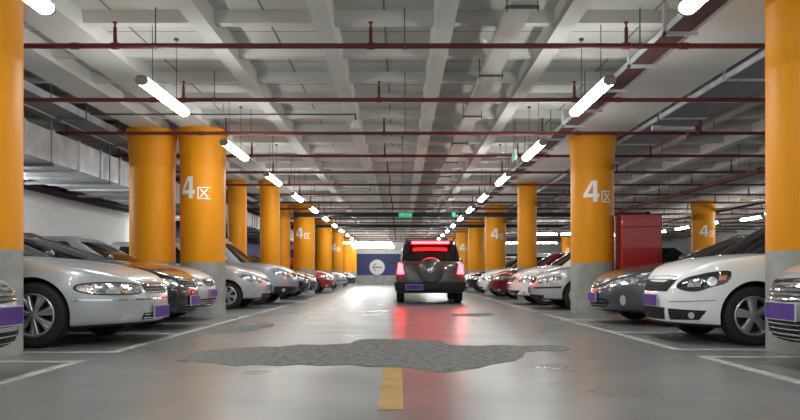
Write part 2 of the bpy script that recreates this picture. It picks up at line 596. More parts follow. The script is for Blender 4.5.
main_pipe(7.25, 9, 34, EYE + 2.1, .055, 'pipe_red', 'thick red main pipe running lengthwise above the right-hand cars', 'fire_main_pipe')
main_pipe(11.7, 9, 34, EYE + 2.33, .05, 'pipe_black', 'black lengthwise pipe near the next aisle column marked 4', 'drain_pipe')
main_pipe(-8.28, 6, 50, EYE + 2.03, .026, 'pipe_red', 'thin red pipe running lengthwise along the top of the white wall', 'water_pipe')


def cross_pipe(y, x0, x1, z, r, label):
    t = thing('black_cross_pipe', label, 'pipe', (0, y, z), 'black pipes crossing the lane')
    b = MB(); b.tube((x0, 0, 0), (x1, 0, 0), r, 14); b.build('pipe_run', 'pipe_black', t)
    x = x0 + 1.3
    while x < x1:
        b = MB(); b.tube((x, 0, 0), (x, 0, CP - z), .01, 6); b.build('hanger_rod', 'rod_steel', t)
        x += 2.6
    for xe in (x0, x1):
        b = MB(); b.tube((xe - .08, 0, 0), (xe + .08, 0, 0), r + .03, 14); b.build('pipe_end', 'pipe_black', t)


cross_pipe(27.1, -3.9, 9.3, EYE + 2.27, .085, 'nearer thick black pipe across the lane, behind the green exit sign')
cross_pipe(33.8, -5, 10.5, EYE + 2.3, .08, 'farther thick black pipe across the lane')


# ------------------------------------------------------------------ ducts and trays
def ducts():
    t = thing('ventilation_duct', 'large galvanised air duct running above the white left wall', 'duct', (-6.6, 6, 2.64))
    b = MB(); b.box(-.74, 0, 0, .74, 40, .52); b.build('duct_body', 'galvanised', t)
    for k in range(41):
        b = MB(); y = .4 + .96 * k
        b.box(-.77, y - .02, -.03, .77, y + .02, .55); b.build('flange', 'galvanised', t)
    for k in range(16):
        y = 1.2 + 2.4 * k
        b = MB()
        b.box(-.9, y - .025, -.09, .83, y + .025, -.035)
        b.tube((-.85, y, -.05), (-.85, y, CP - 2.64), .012, 6); b.tube((.79, y, -.05), (.79, y, CP - 2.64), .012, 6)
        b.build('trapeze_hanger', 'duct_grey', t)
    t = thing('cable_tray', 'dark grey cable tray with bright edge beside the galvanised duct', 'cable tray', (-5.5, 4, EYE + 2.62))
    b = MB(); b.box(-.24, 0, 0, .24, 44, .02); b.build('tray_floor', 'duct_grey', t)
    for s in (-1, 1):
        b = MB(); b.box(s * .25 - .012, 0, -.015, s * .25 + .012, 44, .1); b.build('side_rail', 'galvanised', t)
    for k in range(18):
        y = .8 + 2.4 * k
        b = MB(); b.box(-.28, y - .02, -.045, .28, y + .02, -.016)
        for s in (-1, 1):
            b.tube((s * .275, y, -.03), (s * .275, y, CP - EYE - 2.62), .01, 6)
        b.build('trapeze_hanger', 'duct_grey', t)
    t = thing('cable_tray', 'maroon cable tray on steel brackets beside the right column row', 'cable tray', (2.98, 2, EYE + 2.6))
    b = MB(); b.box(-.13, 0, 0, .13, 48, .015); b.build('tray_floor', 'tray_maroon', t)
    for s in (-1, 1):
        b = MB(); b.box(s * .13 - .006, 0, 0, s * .13 + .006, 48, .07); b.build('side_rail', 'galvanised', t)
    for k in range(38):
        y = .9 + 1.2 * k
        b = MB(); b.box(-.17, y - .02, -.04, .2, y + .02, -.002); b.box(-.17, y - .02, -.04, -.14, y + .02, CP - EYE - 2.6)
        b.build('bracket', 'galvanised', t)
    t = thing('ventilation_duct', 'flat dark grey duct running right of the marked column by the cabinet', 'duct', (4.75, 3, EYE + 2.64))
    b = MB(); b.box(-.36, 0, .0, .36, 44, .16); b.build('duct_body', 'duct_grey', t)
    for k in range(36):
        y = .7 + 1.2 * k
        b = MB(); b.box(-.39, y - .02, -.025, .39, y + .02, .18); b.build('flange', 'galvanised', t)
    b = MB(); b.box(-.39, 0, -.02, -.36, 44, .05); b.build('edge_angle', 'galvanised', t)
    for k in range(12):
        b = MB(); y = 1.3 + 3.6 * k
        for s in (-1, 1):
            b.tube((s * .38, y, 0), (s * .38, y, CP - EYE - 2.64), .008, 6)
        b.build('hanger_rod', 'rod_steel', t)
    t = thing('cable_trunking', 'pale box trunking running lengthwise under the ceiling right of centre', 'trunking', (1.18, 3, EYE + 2.6))
    b = MB(); b.box(-.115, 0, 0, .115, 36, .1); b.build('trunking_body', 'trunking', t)
    for k in range(15):
        y = 1.55 + 2.4 * k
        b = MB(); b.box(-.16, y - .02, -.025, .16, y + .02, -.002)
        for s in (-1, 1):
            b.tube((s * .15, y, -.06), (s * .15, y, CP - EYE - 2.6), .006, 6)
        b.build('hanger', 'rod_steel', t)
    t = thing('steel_pipe', 'short grey pipe stub with red elbow under the right duct', 'pipe', (4.9, 12.0, EYE + 2.45))
    b = MB(); b.tube((-.7, 0, 0), (0, 0, 0), .045, 14); b.build('stub', 'galvanised', t)
    b = MB(); b.tube((0, 0, 0), (.06, 0, 0), .035, 10); b.tube((.06, 0, .03), (.06, 0, -.1), .03, 10); b.tube((.06, 0, -.1), (-.1, 0, -.1), .03, 10)
    b.tube((-.1, 0, -.08), (-.1, 0, -.16), .03, 10); b.build('elbow', 'pipe_red', t)
    b = MB(); b.tube((-.6, 0, 0), (-.6, 0, CP - EYE - 2.45), .008, 6); b.build('hanger_rod', 'rod_steel', t)


ducts()


def small_fixtures():
    for (x0, x1, y, lab) in ((-5.2, -.75, 12.1, 'nearer ceiling conduit with a small white sounder hanging at its end'),
                             (-1.9, -.95, 22.5, 'farther ceiling conduit with a small white sounder hanging at its end')):
        z = EYE + 2.7
        t = thing('ceiling_sounder', lab, 'detector', (x1, y, z), 'sounders on ceiling conduits')
        b = MB(); b.tube((x0 - x1, 0, 0), (0, 0, 0), .013, 8); b.tube((0, 0, .013), (0, 0, -.1), .013, 8)
        for x in (x0 - x1 + .1, (x0 - x1) / 2):
            b.tube((x, 0, 0), (x, 0, CP - z), .006, 6)
        b.build('conduit', 'rod_steel', t)
        b = MB(); b.lathe([(0, -.1), (.04, -.1), (.05, -.13), (.085, -.2), (.085, -.215), (.0, -.215)], 20); b.build('sounder_horn', 'detector_white', t)
    for x, y, lab in ((-1.55, 8.3, 'round smoke detector on the ceiling panel left of centre'), (1.0, 9.0, 'round smoke detector on the ceiling right of centre'), (-1.5, 15.4, 'round smoke detector on a farther ceiling panel')):
        t = thing('smoke_detector', lab, 'detector', (x, y, CP), 'smoke detectors on the ceiling')
        b = MB(); b.lathe([(.075, 0), (.075, -.02), (.055, -.05), (0, -.055)], 20); b.build('detector_body', 'detector_white', t)
        b = MB(); b.lathe([(.09, .004), (.09, -.008), (.0, -.008)], 20); b.build('mounting_plate', 'detector_white', t)
    # exit signs
    t = thing('exit_sign', 'green lit exit sign with arrow hanging over the lane', 'sign', (.2, 26.5, 2.88))
    b = MB(); b.box(-.25, -.03, 0, .25, .03, .14); b.build('sign_box', 'exit_green', t)
    b = MB()
    for q in ([(-.2, .07), (-.13, .11), (-.13, .03)],):
        b.add([(x, -.033, z) for x, z in q], [(0, 2, 1)])
    b.box(-.13, -.033, .06, .0, -.031, .08)
    b.box(.05, -.033, .03, .07, -.031, .1); b.box(.07, -.033, .07, .11, -.031, .085); b.box(.13, -.033, .03, .2, -.031, .11)
    o = b.build('arrow_symbol', 'sign_green_white', t)
    for s in (-1, 1):
        b = MB(); b.tube((s * .2, 0, .14), (s * .2, 0, CP - 2.88), .006, 6); b.build('hanger_rod', 'rod_steel', t)
    t = thing('exit_sign', 'small green and white sign hanging edge-on near the second right lamp', 'sign', (2.1, 13.2, 2.82))
    b = MB(); b.box(-.02, -.18, 0, .02, .18, .2); b.build('sign_board', 'sign_green_white', t)
    b = MB(); b.box(-.023, -.15, .03, .023, .15, .13); b.build('green_field', 'exit_green', t)
    for s in (-1, 1):
        b = MB(); b.tube((0, s * .12, .2), (0, s * .12, CP - 2.82), .005, 6); b.build('hanger_rod', 'rod_steel', t)
    t = thing('exit_sign', 'tiny green sign hanging over the right of the lane, far away', 'sign', (1.98, 26.5, 2.88))
    b = MB(); b.box(-.06, -.02, 0, .06, .02, .17); b.build('sign_board', 'exit_green', t)
    b = MB(); b.tube((0, 0, .17), (0, 0, CP - 2.88), .006, 6); b.build('hanger_rod', 'rod_steel', t)
    # arrow disc on the end wall
    t = thing('arrow_sign', 'round white sign with grey left arrow on the blue end wall', 'sign', (-1.85, Y1, 1.36))
    b = MB(); b.lathe([(0, .0), (.62, .0), (.62, .03), (.6, .04), (0, .04)], 40); o = b.build('sign_disc', 'sign_white', t)
    o.rotation_euler = (PI / 2, 0, 0)
    b = MB()
    b.box(-.25, -.05, -.05, .4, -.042, .05)
    for s in (-1, 1):
        b.add([(-.4, -.046, -.0), (-.3, -.046, .0), (-.05, -.046, s * .3), (-.15, -.046, s * .3)], [(0, 1, 2, 3)])
    b.build('arrow', 'arrow_grey', t)
    # red cabinet
    t = thing('fire_cabinet', 'tall red fire cabinet standing beside the yellow column marked 4', 'cabinet', (4.62, 14.05, 0))
    b = MB(); b.box(-.39, -.3, 0, .39, .3, 1.9); o = b.build('cabinet_body', 'cabinet_red', t)
    bv = o.modifiers.new('edge', 'BEVEL'); bv.width = .012; bv.segments = 2
    b = MB(); b.box(-.35, -.315, .08, .35, -.3, 1.62); b.build('door', 'cabinet_red', t)
    b = MB(); b.box(-.38, -.306, 1.655, .38, -.299, 1.675); b.build('top_rail', 'cabinet_edge', t)
    b = MB(); b.box(.28, -.345, .95, .31, -.315, 1.15); b.build('handle', 'cabinet_edge', t)


small_fixtures()


# ------------------------------------------------------------------ cars
def hermite(tab, x):
    if x <= tab[0][0]:
        return tab[0][1]
    if x >= tab[-1][0]:
        return tab[-1][1]
    for i in range(len(tab) - 1):
        x0, y0 = tab[i]; x1, y1 = tab[i + 1]
        if x <= x1:
            h = x1 - x0
            d = (y1 - y0) / h
            m0 = d if i == 0 else (0 if d * ((y0 - tab[i - 1][1])) <= 0 else .5 * (d + (y0 - tab[i - 1][1]) / (x0 - tab[i - 1][0])))
            if i + 2 < len(tab):
                d2 = (tab[i + 2][1] - y1) / (tab[i + 2][0] - x1)
                m1 = 0 if d * d2 <= 0 else .5 * (d + d2)
            else:
                m1 = d
            t = (x - x0) / h
            return (2 * t**3 - 3 * t**2 + 1) * y0 + (t**3 - 2 * t**2 + t) * h * m0 + (-2 * t**3 + 3 * t**2) * y1 + (t**3 - t**2) * h * m1
    return tab[-1][1]


def half_outline(L, hw, af, nf, ar, nr, NF=16, NS=26, NR=12):
    out = []
    e = 2 / nf
    for k in range(NF + 1):
        p = PI / 2 * k / NF
        out.append((af * (1 - max(math.cos(p), 0) ** e), hw * math.sin(p) ** e))
    for k in range(1, NS):
        out.append((af + (L - af - ar) * k / NS, hw))
    e = 2 / nr
    for k in range(NR, -1, -1):
        p = PI / 2 * k / NR
        out.append((L - ar * (1 - max(math.cos(p), 0) ** e), hw * math.sin(p) ** e))
    return out


KAP = [.985, .95, .86, .7, .45, .2, 0, -.2, -.45, -.7, -.86, -.95, -.985]


def shell(ring_fn, M_, levels, cap_fn, close_bottom=True):
    """ring_fn(i, j) -> (d, y, z) for the +y half (i 0..M_), level j; mirrored; capped on top by rows"""
    V, F = [], []
    R = 2 * M_
    nl = len(levels)

    def idx(i, j, s):
        if i == 0 or i == M_:
            return j * R + i
        return j * R + (i if s > 0 else R - i)
    for j in range(nl):
        row = [ring_fn(i, j) for i in range(M_ + 1)]
        V += row
        V += [(row[R - i][0], -row[R - i][1], row[R - i][2]) for i in range(M_ + 1, R)]
    for j in range(nl - 1):
        for i in range(R):
            F.append((j * R + i, j * R + (i + 1) % R, (j + 1) * R + (i + 1) % R, (j + 1) * R + i))

    def cap(j, fn, up):
        rows = [[idx(0, j, 1)]]
        for i in range(1, M_):
            d, y, z = V[idx(i, j, 1)]
            r = [idx(i, j, 1)]
            for kp in KAP:
                V.append(fn(d, y, z, kp)); r.append(len(V) - 1)
            r.append(idx(i, j, -1))
            rows.append(r)
        rows.append([idx(M_, j, 1)])
        for a, c in zip(rows[:-1], rows[1:]):
            if len(a) == 1:
                fs = [(a[0], c[k], c[k + 1]) for k in range(len(c) - 1)]
            elif len(c) == 1:
                fs = [(a[k], c[0], a[k + 1]) for k in range(len(a) - 1)]
            else:
                fs = [(a[k], c[k], c[k + 1], a[k + 1]) for k in range(len(a) - 1)]
            for f in fs:
                F.append(f if up else f[::-1])
    cap(nl - 1, cap_fn, True)
    if close_bottom:
        cap(0, lambda d, y, z, kp: (d, y * kp, z), False)
    return V, F


def closed_smooth(pts, n=4):
    out = []
    m = len(pts)
    for i in range(m):
        p0, p1, p2, p3 = pts[i - 1], pts[i], pts[(i + 1) % m], pts[(i + 2) % m]
        for k in range(n):
            t = k / n
            out.append(tuple(.5 * (2 * p1[a] + (p2[a] - p0[a]) * t + (2 * p0[a] - 5 * p1[a] + 4 * p2[a] - p3[a]) * t * t + (3 * p1[a] - p0[a] - 3 * p2[a] + p3[a]) * t**3) for a in (0, 1)))
    return out


def ell(s, z, a, c, n=18):
    return [(s + a * math.cos(2 * PI * k / n), z + c * math.sin(2 * PI * k / n)) for k in range(n)]


WHEELS = {}


def wheel_meshes(r, w, rr, spokes, style):
    key = (r, w, rr, spokes, style)
    if key in WHEELS:
        return WHEELS[key]
    b = MB()
    b.lathe([(rr, -w / 2 + .02), (rr + .015, -w / 2), (r - .035, -w / 2), (r - .012, -w / 2 + .015), (r, -w / 2 + .04), (r, w / 2 - .04),
             (r - .012, w / 2 - .015), (r - .035, w / 2), (rr + .015, w / 2), (rr, w / 2 - .02)], 40, axis='y')
    tm = b.mesh('wheel', 30); tm.materials.append(M['tyre'])
    b = MB()
    o = w / 2 - .012
    b.lathe([(rr + .004, -w / 2 + .02), (rr - .02, -.02), (rr - .03, .01)], 40, 1, 'y')
    b.lathe([(0, o - .1), (rr - .02, o - .1)], 40, 1, 'y')
    b.lathe([(rr - .03, o - .09), (rr - .022, o - .012), (rr - .008, o), (rr + .004, o - .005)], 40, 0, 'y')
    b.lathe([(0, o - .002), (.035, o - .004), (.055, o - .012), (.062, o - .05)], 20, 0, 'y')
    for k in range(spokes):
        a0 = 2 * PI * k / spokes + .2
        prs = [(0, 1.0)] if style != 'twin' else [(-.13, .45), (.13, .45)]
        for da, ws in prs:
            a = a0 + da * .55
            ca, sa = math.cos(a), math.sin(a)
            a2 = a0 + da * 1.1
            w0, w1 = .034 * ws, .052 * ws if style != 'slim' else .026
            if style == 'wide':
                w0, w1 = .042, .07

            def P(rad, lat, y, an):
                return (rad * math.cos(an) - lat * math.sin(an), y, rad * math.sin(an) + lat * math.cos(an))
            vs = []
            for y_in, y_out in ((o - .05, o - .06),):
                pass
            for rad, wd, yy, an in ((.045, w0, o - .006, a), (rr * .55, (w0 + w1) / 2, o - .012, (a + a2) / 2), (rr - .012, w1, o - .016, a2)):
                vs += [P(rad, -wd, yy - .006, an), P(rad, -wd * .5, yy + .004, an), P(rad, wd * .5, yy + .004, an), P(rad, wd, yy - .006, an), P(rad, wd, yy - .045, an), P(rad, -wd, yy - .045, an)]
            fs = []
            for j in range(2):
                for q in range(6):
                    fs.append((j * 6 + q, j * 6 + (q + 1) % 6, (j + 1) * 6 + (q + 1) % 6, (j + 1) * 6 + q)[::-1])
            b.add(vs, fs, 0)
    rm = b.mesh('rim', 40); rm.materials.append(M['rim']); rm.materials.append(M['rim_dark'])
    WHEELS[key] = (tm, rm)
    return tm, rm


class Car:
    def __init__(self, name, label, pos, rz, paint, sp, group=None):
        """pos: where the middle of the bumper face stands on the floor; rz turns local +x (nose)"""
        self.sp = sp
        self.L, self.hw = sp['L'], sp['W'] / 2
        self.paint = paint
        L = self.L
        d0 = -L / 2 if not sp.get('from_rear') else L / 2
        self.t = thing(name, label, 'car', (pos[0] + math.cos(rz) * d0, pos[1] + math.sin(rz) * d0, 0), group, rz=rz)
        self.out = half_outline(L, self.hw, sp['af'], sp['nf'], sp['ar'], sp['nr'])
        self.body(); self.greenhouse(); self.wheels(); self.mirrors()
        for f in sp['feat']:
            f(self)

    # d (distance behind the nose) -> local x
    def lx(self, d):
        return self.L / 2 - d

    def body(self):
        sp, out = self.sp, self.out
        n = len(out)
        nrm = []
        for i in range(n):
            a = out[max(i - 1, 0)]; c = out[min(i + 1, n - 1)]
            if i == 0:
                nrm.append((-1, 0)); continue
            if i == n - 1:
                nrm.append((1, 0)); continue
            tx, ty = c[0] - a[0], c[1] - a[1]
            l = math.hypot(tx, ty); nrm.append((-ty / l, tx / l))
        lev = sp['levels']
        zb = sp['zb']

        def ring(i, j):
            d, y = out[i]
            t, si, fi, ri = lev[j]
            nx, ny = nrm[i]
            ins = ny * ny * si + nx * nx * (fi if nx < 0 else ri)
            zs = hermite(sp['zs'], d)
            base = zb + sp.get('lift', .03) * (max(0, 1 - d / .7) + max(0, 1 - (self.L - d) / .7))
            return (d - nx * ins, max(0, y - ny * ins), base + (zs - base) * t)

        def capf(d, y, z, kp):
            c = sp['crown'] * min(1, d / .5, (self.L - d) / .3)
            return (d, y * kp, z + max(c, 0) * (1 - abs(kp) ** 2.6))
        V, F = shell(ring, n - 1, lev, capf)
        V = [(self.lx(d), y, z) for d, y, z in V]
        # outline runs towards +y from the nose; seen from above this is clockwise once x is flipped
        F = [f[::-1] for f in F]
        self.bvh = BVHTree.FromPolygons(V, F)
        me = bpy.data.meshes.new('tmp'); me.from_pydata(V, [], F); me.update()
        bm = bmesh.new(); bm.from_mesh(me); bmesh.ops.recalc_face_normals(bm, faces=bm.faces); bm.to_mesh(me); bm.free()
        tmp = bpy.data.objects.new('tmp', me); COL.objects.link(tmp)
        cut = MB()
        ra = sp['ra']
        for d in (sp['df'], sp['df'] + sp['wb']):
            for s in (-1, 1):
                y0, y1 = s * (self.hw - .3), s * (self.hw + .2)
                cut.tube((self.lx(d), y0, sp['r'] + .01), (self.lx(d), y1, sp['r'] + .01), ra, 40)
        cm = cut.mesh('cut')
        bm = bmesh.new(); bm.from_mesh(cm); bmesh.ops.remove_doubles(bm, verts=bm.verts, dist=1e-5); bmesh.ops.recalc_face_normals(bm, faces=bm.faces); bm.to_mesh(cm); bm.free()
        co = bpy.data.objects.new('cut', cm); COL.objects.link(co)
        md = tmp.modifiers.new('b', 'BOOLEAN'); md.operation = 'DIFFERENCE'; md.object = co; md.solver = 'EXACT'
        dg = bpy.context.evaluated_depsgraph_get()
        res = bpy.data.meshes.new_from_object(tmp.evaluated_get(dg))
        for o, m_ in ((tmp, me), (co, cm)):
            bpy.data.objects.remove(o); bpy.data.meshes.remove(m_)
        res.name = 'body'
        res.materials.clear()
        blk = sp.get('black_below', 0)
        mi = []
        for p in res.polygons:
            c = p.center
            k = 0
            for d in (sp['df'], sp['df'] + sp['wb']):
                dx, dz = c.x - self.lx(d), c.z - sp['r'] - .01
                if math.hypot(dx, dz) < ra - .001 + .004 and abs(c.y) > self.hw - .31 and (abs(p.normal.y) < .3 or abs(c.y) < self.hw - .2):
                    k = 1
            if c.z < blk or p.normal.z < -.8:
                k = 1
            mi.append(k)
        res.polygons.foreach_set('material_index', mi)
        res.polygons.foreach_set('use_smooth', [True] * len(res.polygons))
        res.set_sharp_from_angle(angle=math.radians(32))
        self.body_o = link('body', res, [self.paint, 'trim_black'], self.t)

    def greenhouse(self):
        sp = self.sp
        c, r0, r1, rb = sp['cab']            # cowl, roof front, roof rear, rear glass base (distances behind the nose)
        hb, ht = self.hw * sp.get('hb', .88), self.hw * sp.get('ht', .66)
        zt = sp['H']
        fr = [0, .05, .14, .24, .34, .44, .49, .58, .68, .78, .87, 1.0]
        kind = ['P', 'F', 'F', 'F', 'F', 'B', 'R', 'R', 'R', 'R', 'P']
        NF, NR = 9, 8

        def half(x0, x1, hw, af, ar):
            o = []
            e = 2 / 2.7
            for k in range(NF):
                p = PI / 2 * k / NF
                o.append((x0 + af * (1 - math.cos(p) ** e), hw * math.sin(p) ** e))
            for f in fr:
                o.append((x0 + af + (x1 - x0 - af - ar) * f, hw))
            e = 2 / 3
            for k in range(NR - 1, -1, -1):
                p = PI / 2 * k / NR
                o.append((x1 - ar * (1 - math.cos(p) ** e), hw * math.sin(p) ** e))
            return o
        B = half(c, rb, hb, sp.get('waf', .42), .22)
        T = half(r0, r1, ht, .2, .14)
        tags = ['W'] * (NF - 3) + ['P'] * 3 + kind + ['P'] * 2 + ['T'] * (NR - 2)
        n = len(B)
        lv = [0, .09, .35, .62, .86, .95, 1.0]

        def ring(i, j):
            t = lv[j]
            (d0, y0), (d1, y1) = B[i], T[i]
            zb = hermite(sp['zs'], d0) - .03
            bulge = .028 * math.sin(PI * min(t, 1)) if 0 < i < n - 1 else .028 * math.sin(PI * t)
            d = d0 + (d1 - d0) * t
            y = y0 + (y1 - y0) * t
            ly = y0 / hb
            d += (-1 if i < NF else (1 if i > NF + len(fr) else 0)) * bulge * (1 - ly) * .8
            y += bulge * ly
            z = zb + (zt - .05 - zb) * t
            if j == len(lv) - 1:
                y *= .955; d += (.04 if i < NF else (-.04 if i > NF + len(fr) else 0)); z += .012
            return (d, y, z)

        def capf(d, y, z, kp):
            return (d, y * kp, z + .04 * (1 - abs(kp) ** 2.4))
        V, F = shell(ring, n - 1, lv, capf, close_bottom=False)
        V = [(self.lx(d), y, z) for d, y, z in V]
        R = 2 * (n - 1)
        groups = {}
        nside = (len(lv) - 1) * R
        for k, f in enumerate(F):
            key = ('roof', 0)
            if k < nside:
                j, i = divmod(k, R)
                h = i if i < n - 1 else R - 1 - i
                s = 1 if i < n - 1 else -1
                tg = tags[h]
                if tg == 'W' and j <= 3:
                    key = ('windshield', 0)
                elif tg == 'T' and 1 <= j <= 3:
                    key = ('rear_window', 0)
                elif tg in 'FR' and 1 <= j <= 3:
                    key = ('side_window', (tg, s))
                elif tg == 'B' and 1 <= j <= 3:
                    key = ('roof', 1)
            groups.setdefault(key, []).append(f[::-1])
        b = MB()
        for mi in (0, 1):
            fs = groups.pop(('roof', mi), [])
            b.add(V, fs, mi, True)
        self._compact(b, 'roof', [self.paint if not self.sp.get('black_roof') else 'paint_black', 'trim_black'])
        for (nm, q), fs in groups.items():
            b = MB(); b.add(V, fs, 0, True)
            self._compact(b, nm, 'glass')

    def _compact(self, b, name, mats):
        used = sorted({i for f in b.f for i in f})
        mp = {o: k for k, o in enumerate(used)}
        b.v = [b.v[i] for i in used]
        b.f = [[mp[i] for i in f] for f in b.f]
        me = b.mesh(name)
        bm = bmesh.new(); bm.from_mesh(me); bmesh.ops.remove_doubles(bm, verts=bm.verts, dist=1e-5); bmesh.ops.dissolve_degenerate(bm, edges=bm.edges, dist=1e-6); bm.to_mesh(me); bm.free()
        me.set_sharp_from_angle(angle=math.radians(40))
        return link(name, me, mats, self.t)

    def wheels(self):
        sp = self.sp
        tm, rm = wheel_meshes(sp['r'], sp.get('ww', .2), sp.get('rr', sp['r'] * .66), *sp.get('rim', (5, 'plain')))
        for d in (sp['df'], sp['df'] + sp['wb']):
            for s in (-1, 1):
                o = link('wheel', tm, None, self.t, (self.lx(d), s * (self.hw - sp.get('ww', .2) / 2 - .02), sp['r'] - .002))
                if s < 0:
                    o.rotation_euler = (0, 0, PI)
                link('rim', rm, None, o)

    def mirrors(self):
        sp = self.sp
        d = sp['cab'][0] + sp.get('mir', .55)
        z = hermite(sp['zs'], d) + .07
        for s in (-1, 1):
            bm = bmesh.new()
            bmesh.ops.create_uvsphere(bm, u_segments=14, v_segments=10, radius=1)
            for v in bm.verts:
                x, y, zz = v.co
                v.co = ((max(x, -.35)) * .075, y * .115 + s * .02, zz * .075 * (1 + .15 * y * s))
            r = bmesh.ops.create_cube(bm, size=1)
            for v in r['verts']:
                v.co = (v.co.x * .05, v.co.y * .14 - s * .11, v.co.z * .035 - .045)
            me = bpy.data.meshes.new('door_mirror'); bm.to_mesh(me); bm.free()
            me.polygons.foreach_set('use_smooth', [True] * len(me.polygons)); me.set_sharp_from_angle(angle=.7)
            link('door_mirror', me, self.paint, self.t, (self.lx(d), s * (self.hw + .07), z))

    # (s, z) on the unwrapped front or rear -> point on the skin and outward direction
    def onskin(self, s, z, rear=False):
        out = self.out if not rear else self.out[::-1]
        a = abs(s); acc = 0
        for p, q in zip(out[:-1], out[1:]):
            l = math.hypot(q[0] - p[0], q[1] - p[1])
            if acc + l >= a:
                break
            acc += l
        t = (a - acc) / l
        d = p[0] + (q[0] - p[0]) * t; y = p[1] + (q[1] - p[1]) * t
        tx, ty = (q[0] - p[0]) / l, (q[1] - p[1]) / l
        nx, ny = (-ty, tx) if not rear else (ty, -tx)
        if rear:
            ny = abs(ny)
            nx = abs(nx)
        # near the middle blend to straight ahead
        sg = 1 if s >= 0 else -1
        nrm = Vector((-nx, ny * sg, 0)).normalized()
        o = Vector((self.lx(d), y * sg, z))
        hit = self.bvh.ray_cast(o + nrm * 1.0, -nrm, 3.0)
        if hit[0] is None:
            hit = self.bvh.find_nearest(o)
            return hit[0], nrm
        return hit[0], nrm

    def patch(self, name, pts, m, parent=None, eps=.004, depth=.03, smooth=0, rear=False, step=.03, label=None):
        if smooth:
            pts = closed_smooth(pts, smooth)
        dense = []
        n = len(pts)
        for i in range(n):
            p, q = pts[i], pts[(i + 1) % n]
            k = max(1, int(math.hypot(q[0] - p[0], q[1] - p[1]) / step))
            for u in range(k):
                dense.append(Vector((p[0] + (q[0] - p[0]) * u / k, p[1] + (q[1] - p[1]) * u / k)))
        nb = len(dense)
        edges = [(i, (i + 1) % nb) for i in range(nb)]
        xs = [p.x for p in dense]; zs = [p.y for p in dense]
        extra = []
        x = min(xs) + step * .5
        while x < max(xs):
            z = min(zs) + step * .5
            while z < max(zs):
                ins = False
                for i in range(nb):
                    a, c = dense[i], dense[(i + 1) % nb]
                    if (a.y > z) != (c.y > z) and x < (c.x - a.x) * (z - a.y) / (c.y - a.y) + a.x:
                        ins = not ins
                if ins:
                    extra.append(Vector((x, z)))
                z += step
            x += step
        vv, ee, ff, *_ = geometry.delaunay_2d_cdt(dense + extra, edges, [], 1, 1e-5)
        mapped = [self.onskin(v.x, v.y, rear) for v in vv]
        b = MB()
        top = [p + d * eps for p, d in mapped]
        cnt = {}
        for f in ff:
            for i in range(len(f)):
                e = (f[i], f[(i + 1) % len(f)])
                cnt[e] = 1
        bot = [p - d * depth for p, d in mapped]
        b.add(top + bot, [tuple(f) for f in ff], 0, True)
        nv = len(vv)
        bnd = [e for e in cnt if (e[1], e[0]) not in cnt]
        nb0 = len(b.v) - 2 * nv
        for e in bnd:
            b.f.append([nb0 + e[1], nb0 + e[0], nb0 + nv + e[0], nb0 + nv + e[1]]); b.mi.append(0); b.sm.append(False)
        me = b.mesh(name)
        bm = bmesh.new(); bm.from_mesh(me); bmesh.ops.recalc_face_normals(bm, faces=bm.faces); bm.to_mesh(me); bm.free()
        me.polygons.foreach_set('use_smooth', [True] * len(me.polygons)); me.set_sharp_from_angle(angle=.8)
        o = link(name, me, m, parent or self.t)
        if label:
            o['label'] = label
        return o

    def plate(self, z, rear=False, s=0.0, w=.44, h=.14, parent=None, out=.006):
        p, nrm = self.onskin(s, z, rear)
        p2, _ = self.onskin(s, z + h / 2, rear); p3, _ = self.onskin(s, z - h / 2, rear)
        sg = -1 if rear else 1
        x = max(sg * p.x, sg * p2.x, sg * p3.x) * sg + sg * out
        b = MB()
        b.box(x, p.y - w / 2, z - h / 2, x + sg * .014, p.y + w / 2, z + h / 2, 1) if sg > 0 else b.box(x + sg * .014, p.y - w / 2, z - h / 2, x, p.y + w / 2, z + h / 2, 1)
        xa = x + sg * .014
        b.box(min(xa, xa + sg * .002), p.y - w / 2 + .008, z - h / 2 + .008, max(xa, xa + sg * .002), p.y + w / 2 - .008, z + h / 2 - .008, 0)
        b.build('license_plate', ['plate_blue', 'plate_rim'], parent or self.t)


def both(fn):
    def g(c):
        fn(c, 1); fn(c, -1)
    return g


def mir(pts, s):
    return [(a * s, z) for a, z in pts] if s > 0 else [(-a, z) for a, z in pts][::-1]


# feature builders -----------------------------------------------------------
def f_plate(z, rear=False, s=0.0):
    return lambda c: c.plate(z, rear, s)


def f_patch(name, pts, m, smooth=0, eps=.004, kids=(), rear=False, depth=.03):
    """centred part"""
    def g(c):
        o = c.patch(name, pts, m, None, eps, depth, smooth, rear)
        for (nm, kp, km, sm) in kids:
            c.patch(nm, kp, km, o, eps + .008, .012, sm, rear)
    return g


def f_pair(name, pts, m, smooth=0, eps=.004, kids=(), rear=False, depth=.03):
    def g(c):
        for s in (1, -1):
            o = c.patch(name, mir(pts, s), m, None, eps, depth, smooth, rear)
            for (nm, kp, km, sm) in kids:
                c.patch(nm, mir(kp, s), km, o, eps + .006, .012, sm, rear)
    return g


def sym(half):
    """half outline (s>=0, from bottom centre outwards to top centre) -> closed symmetric outline"""
    return half + [(-s, z) for s, z in half[::-1]]


def bars(z0, z1, n, half, w=.018, taper=0.0):
    out = []
    for k in range(n):
        z = z0 + (z1 - z0) * (k + .5) / n
        h = half - taper * (z1 - z) / max(z1 - z0, .01)
        out.append(('grille_bar', [(-h, z - w / 2), (h, z - w / 2), (h, z + w / 2), (-h, z + w / 2)], 'chrome', 0))
    return out


LV = [(0, .1, .09, .08), (.05, .05, .05, .05), (.12, .025, .02, .02), (.28, .008, .0, .0), (.45, .0, .0, .0), (.6, .0, .004, .004), (.72, .006, .014, .01),
      (.82, .014, .03, .02), (.9, .025, .05, .03), (.95, .038, .07, .045), (.985, .056, .095, .065), (1.0, .075, .125, .085)]


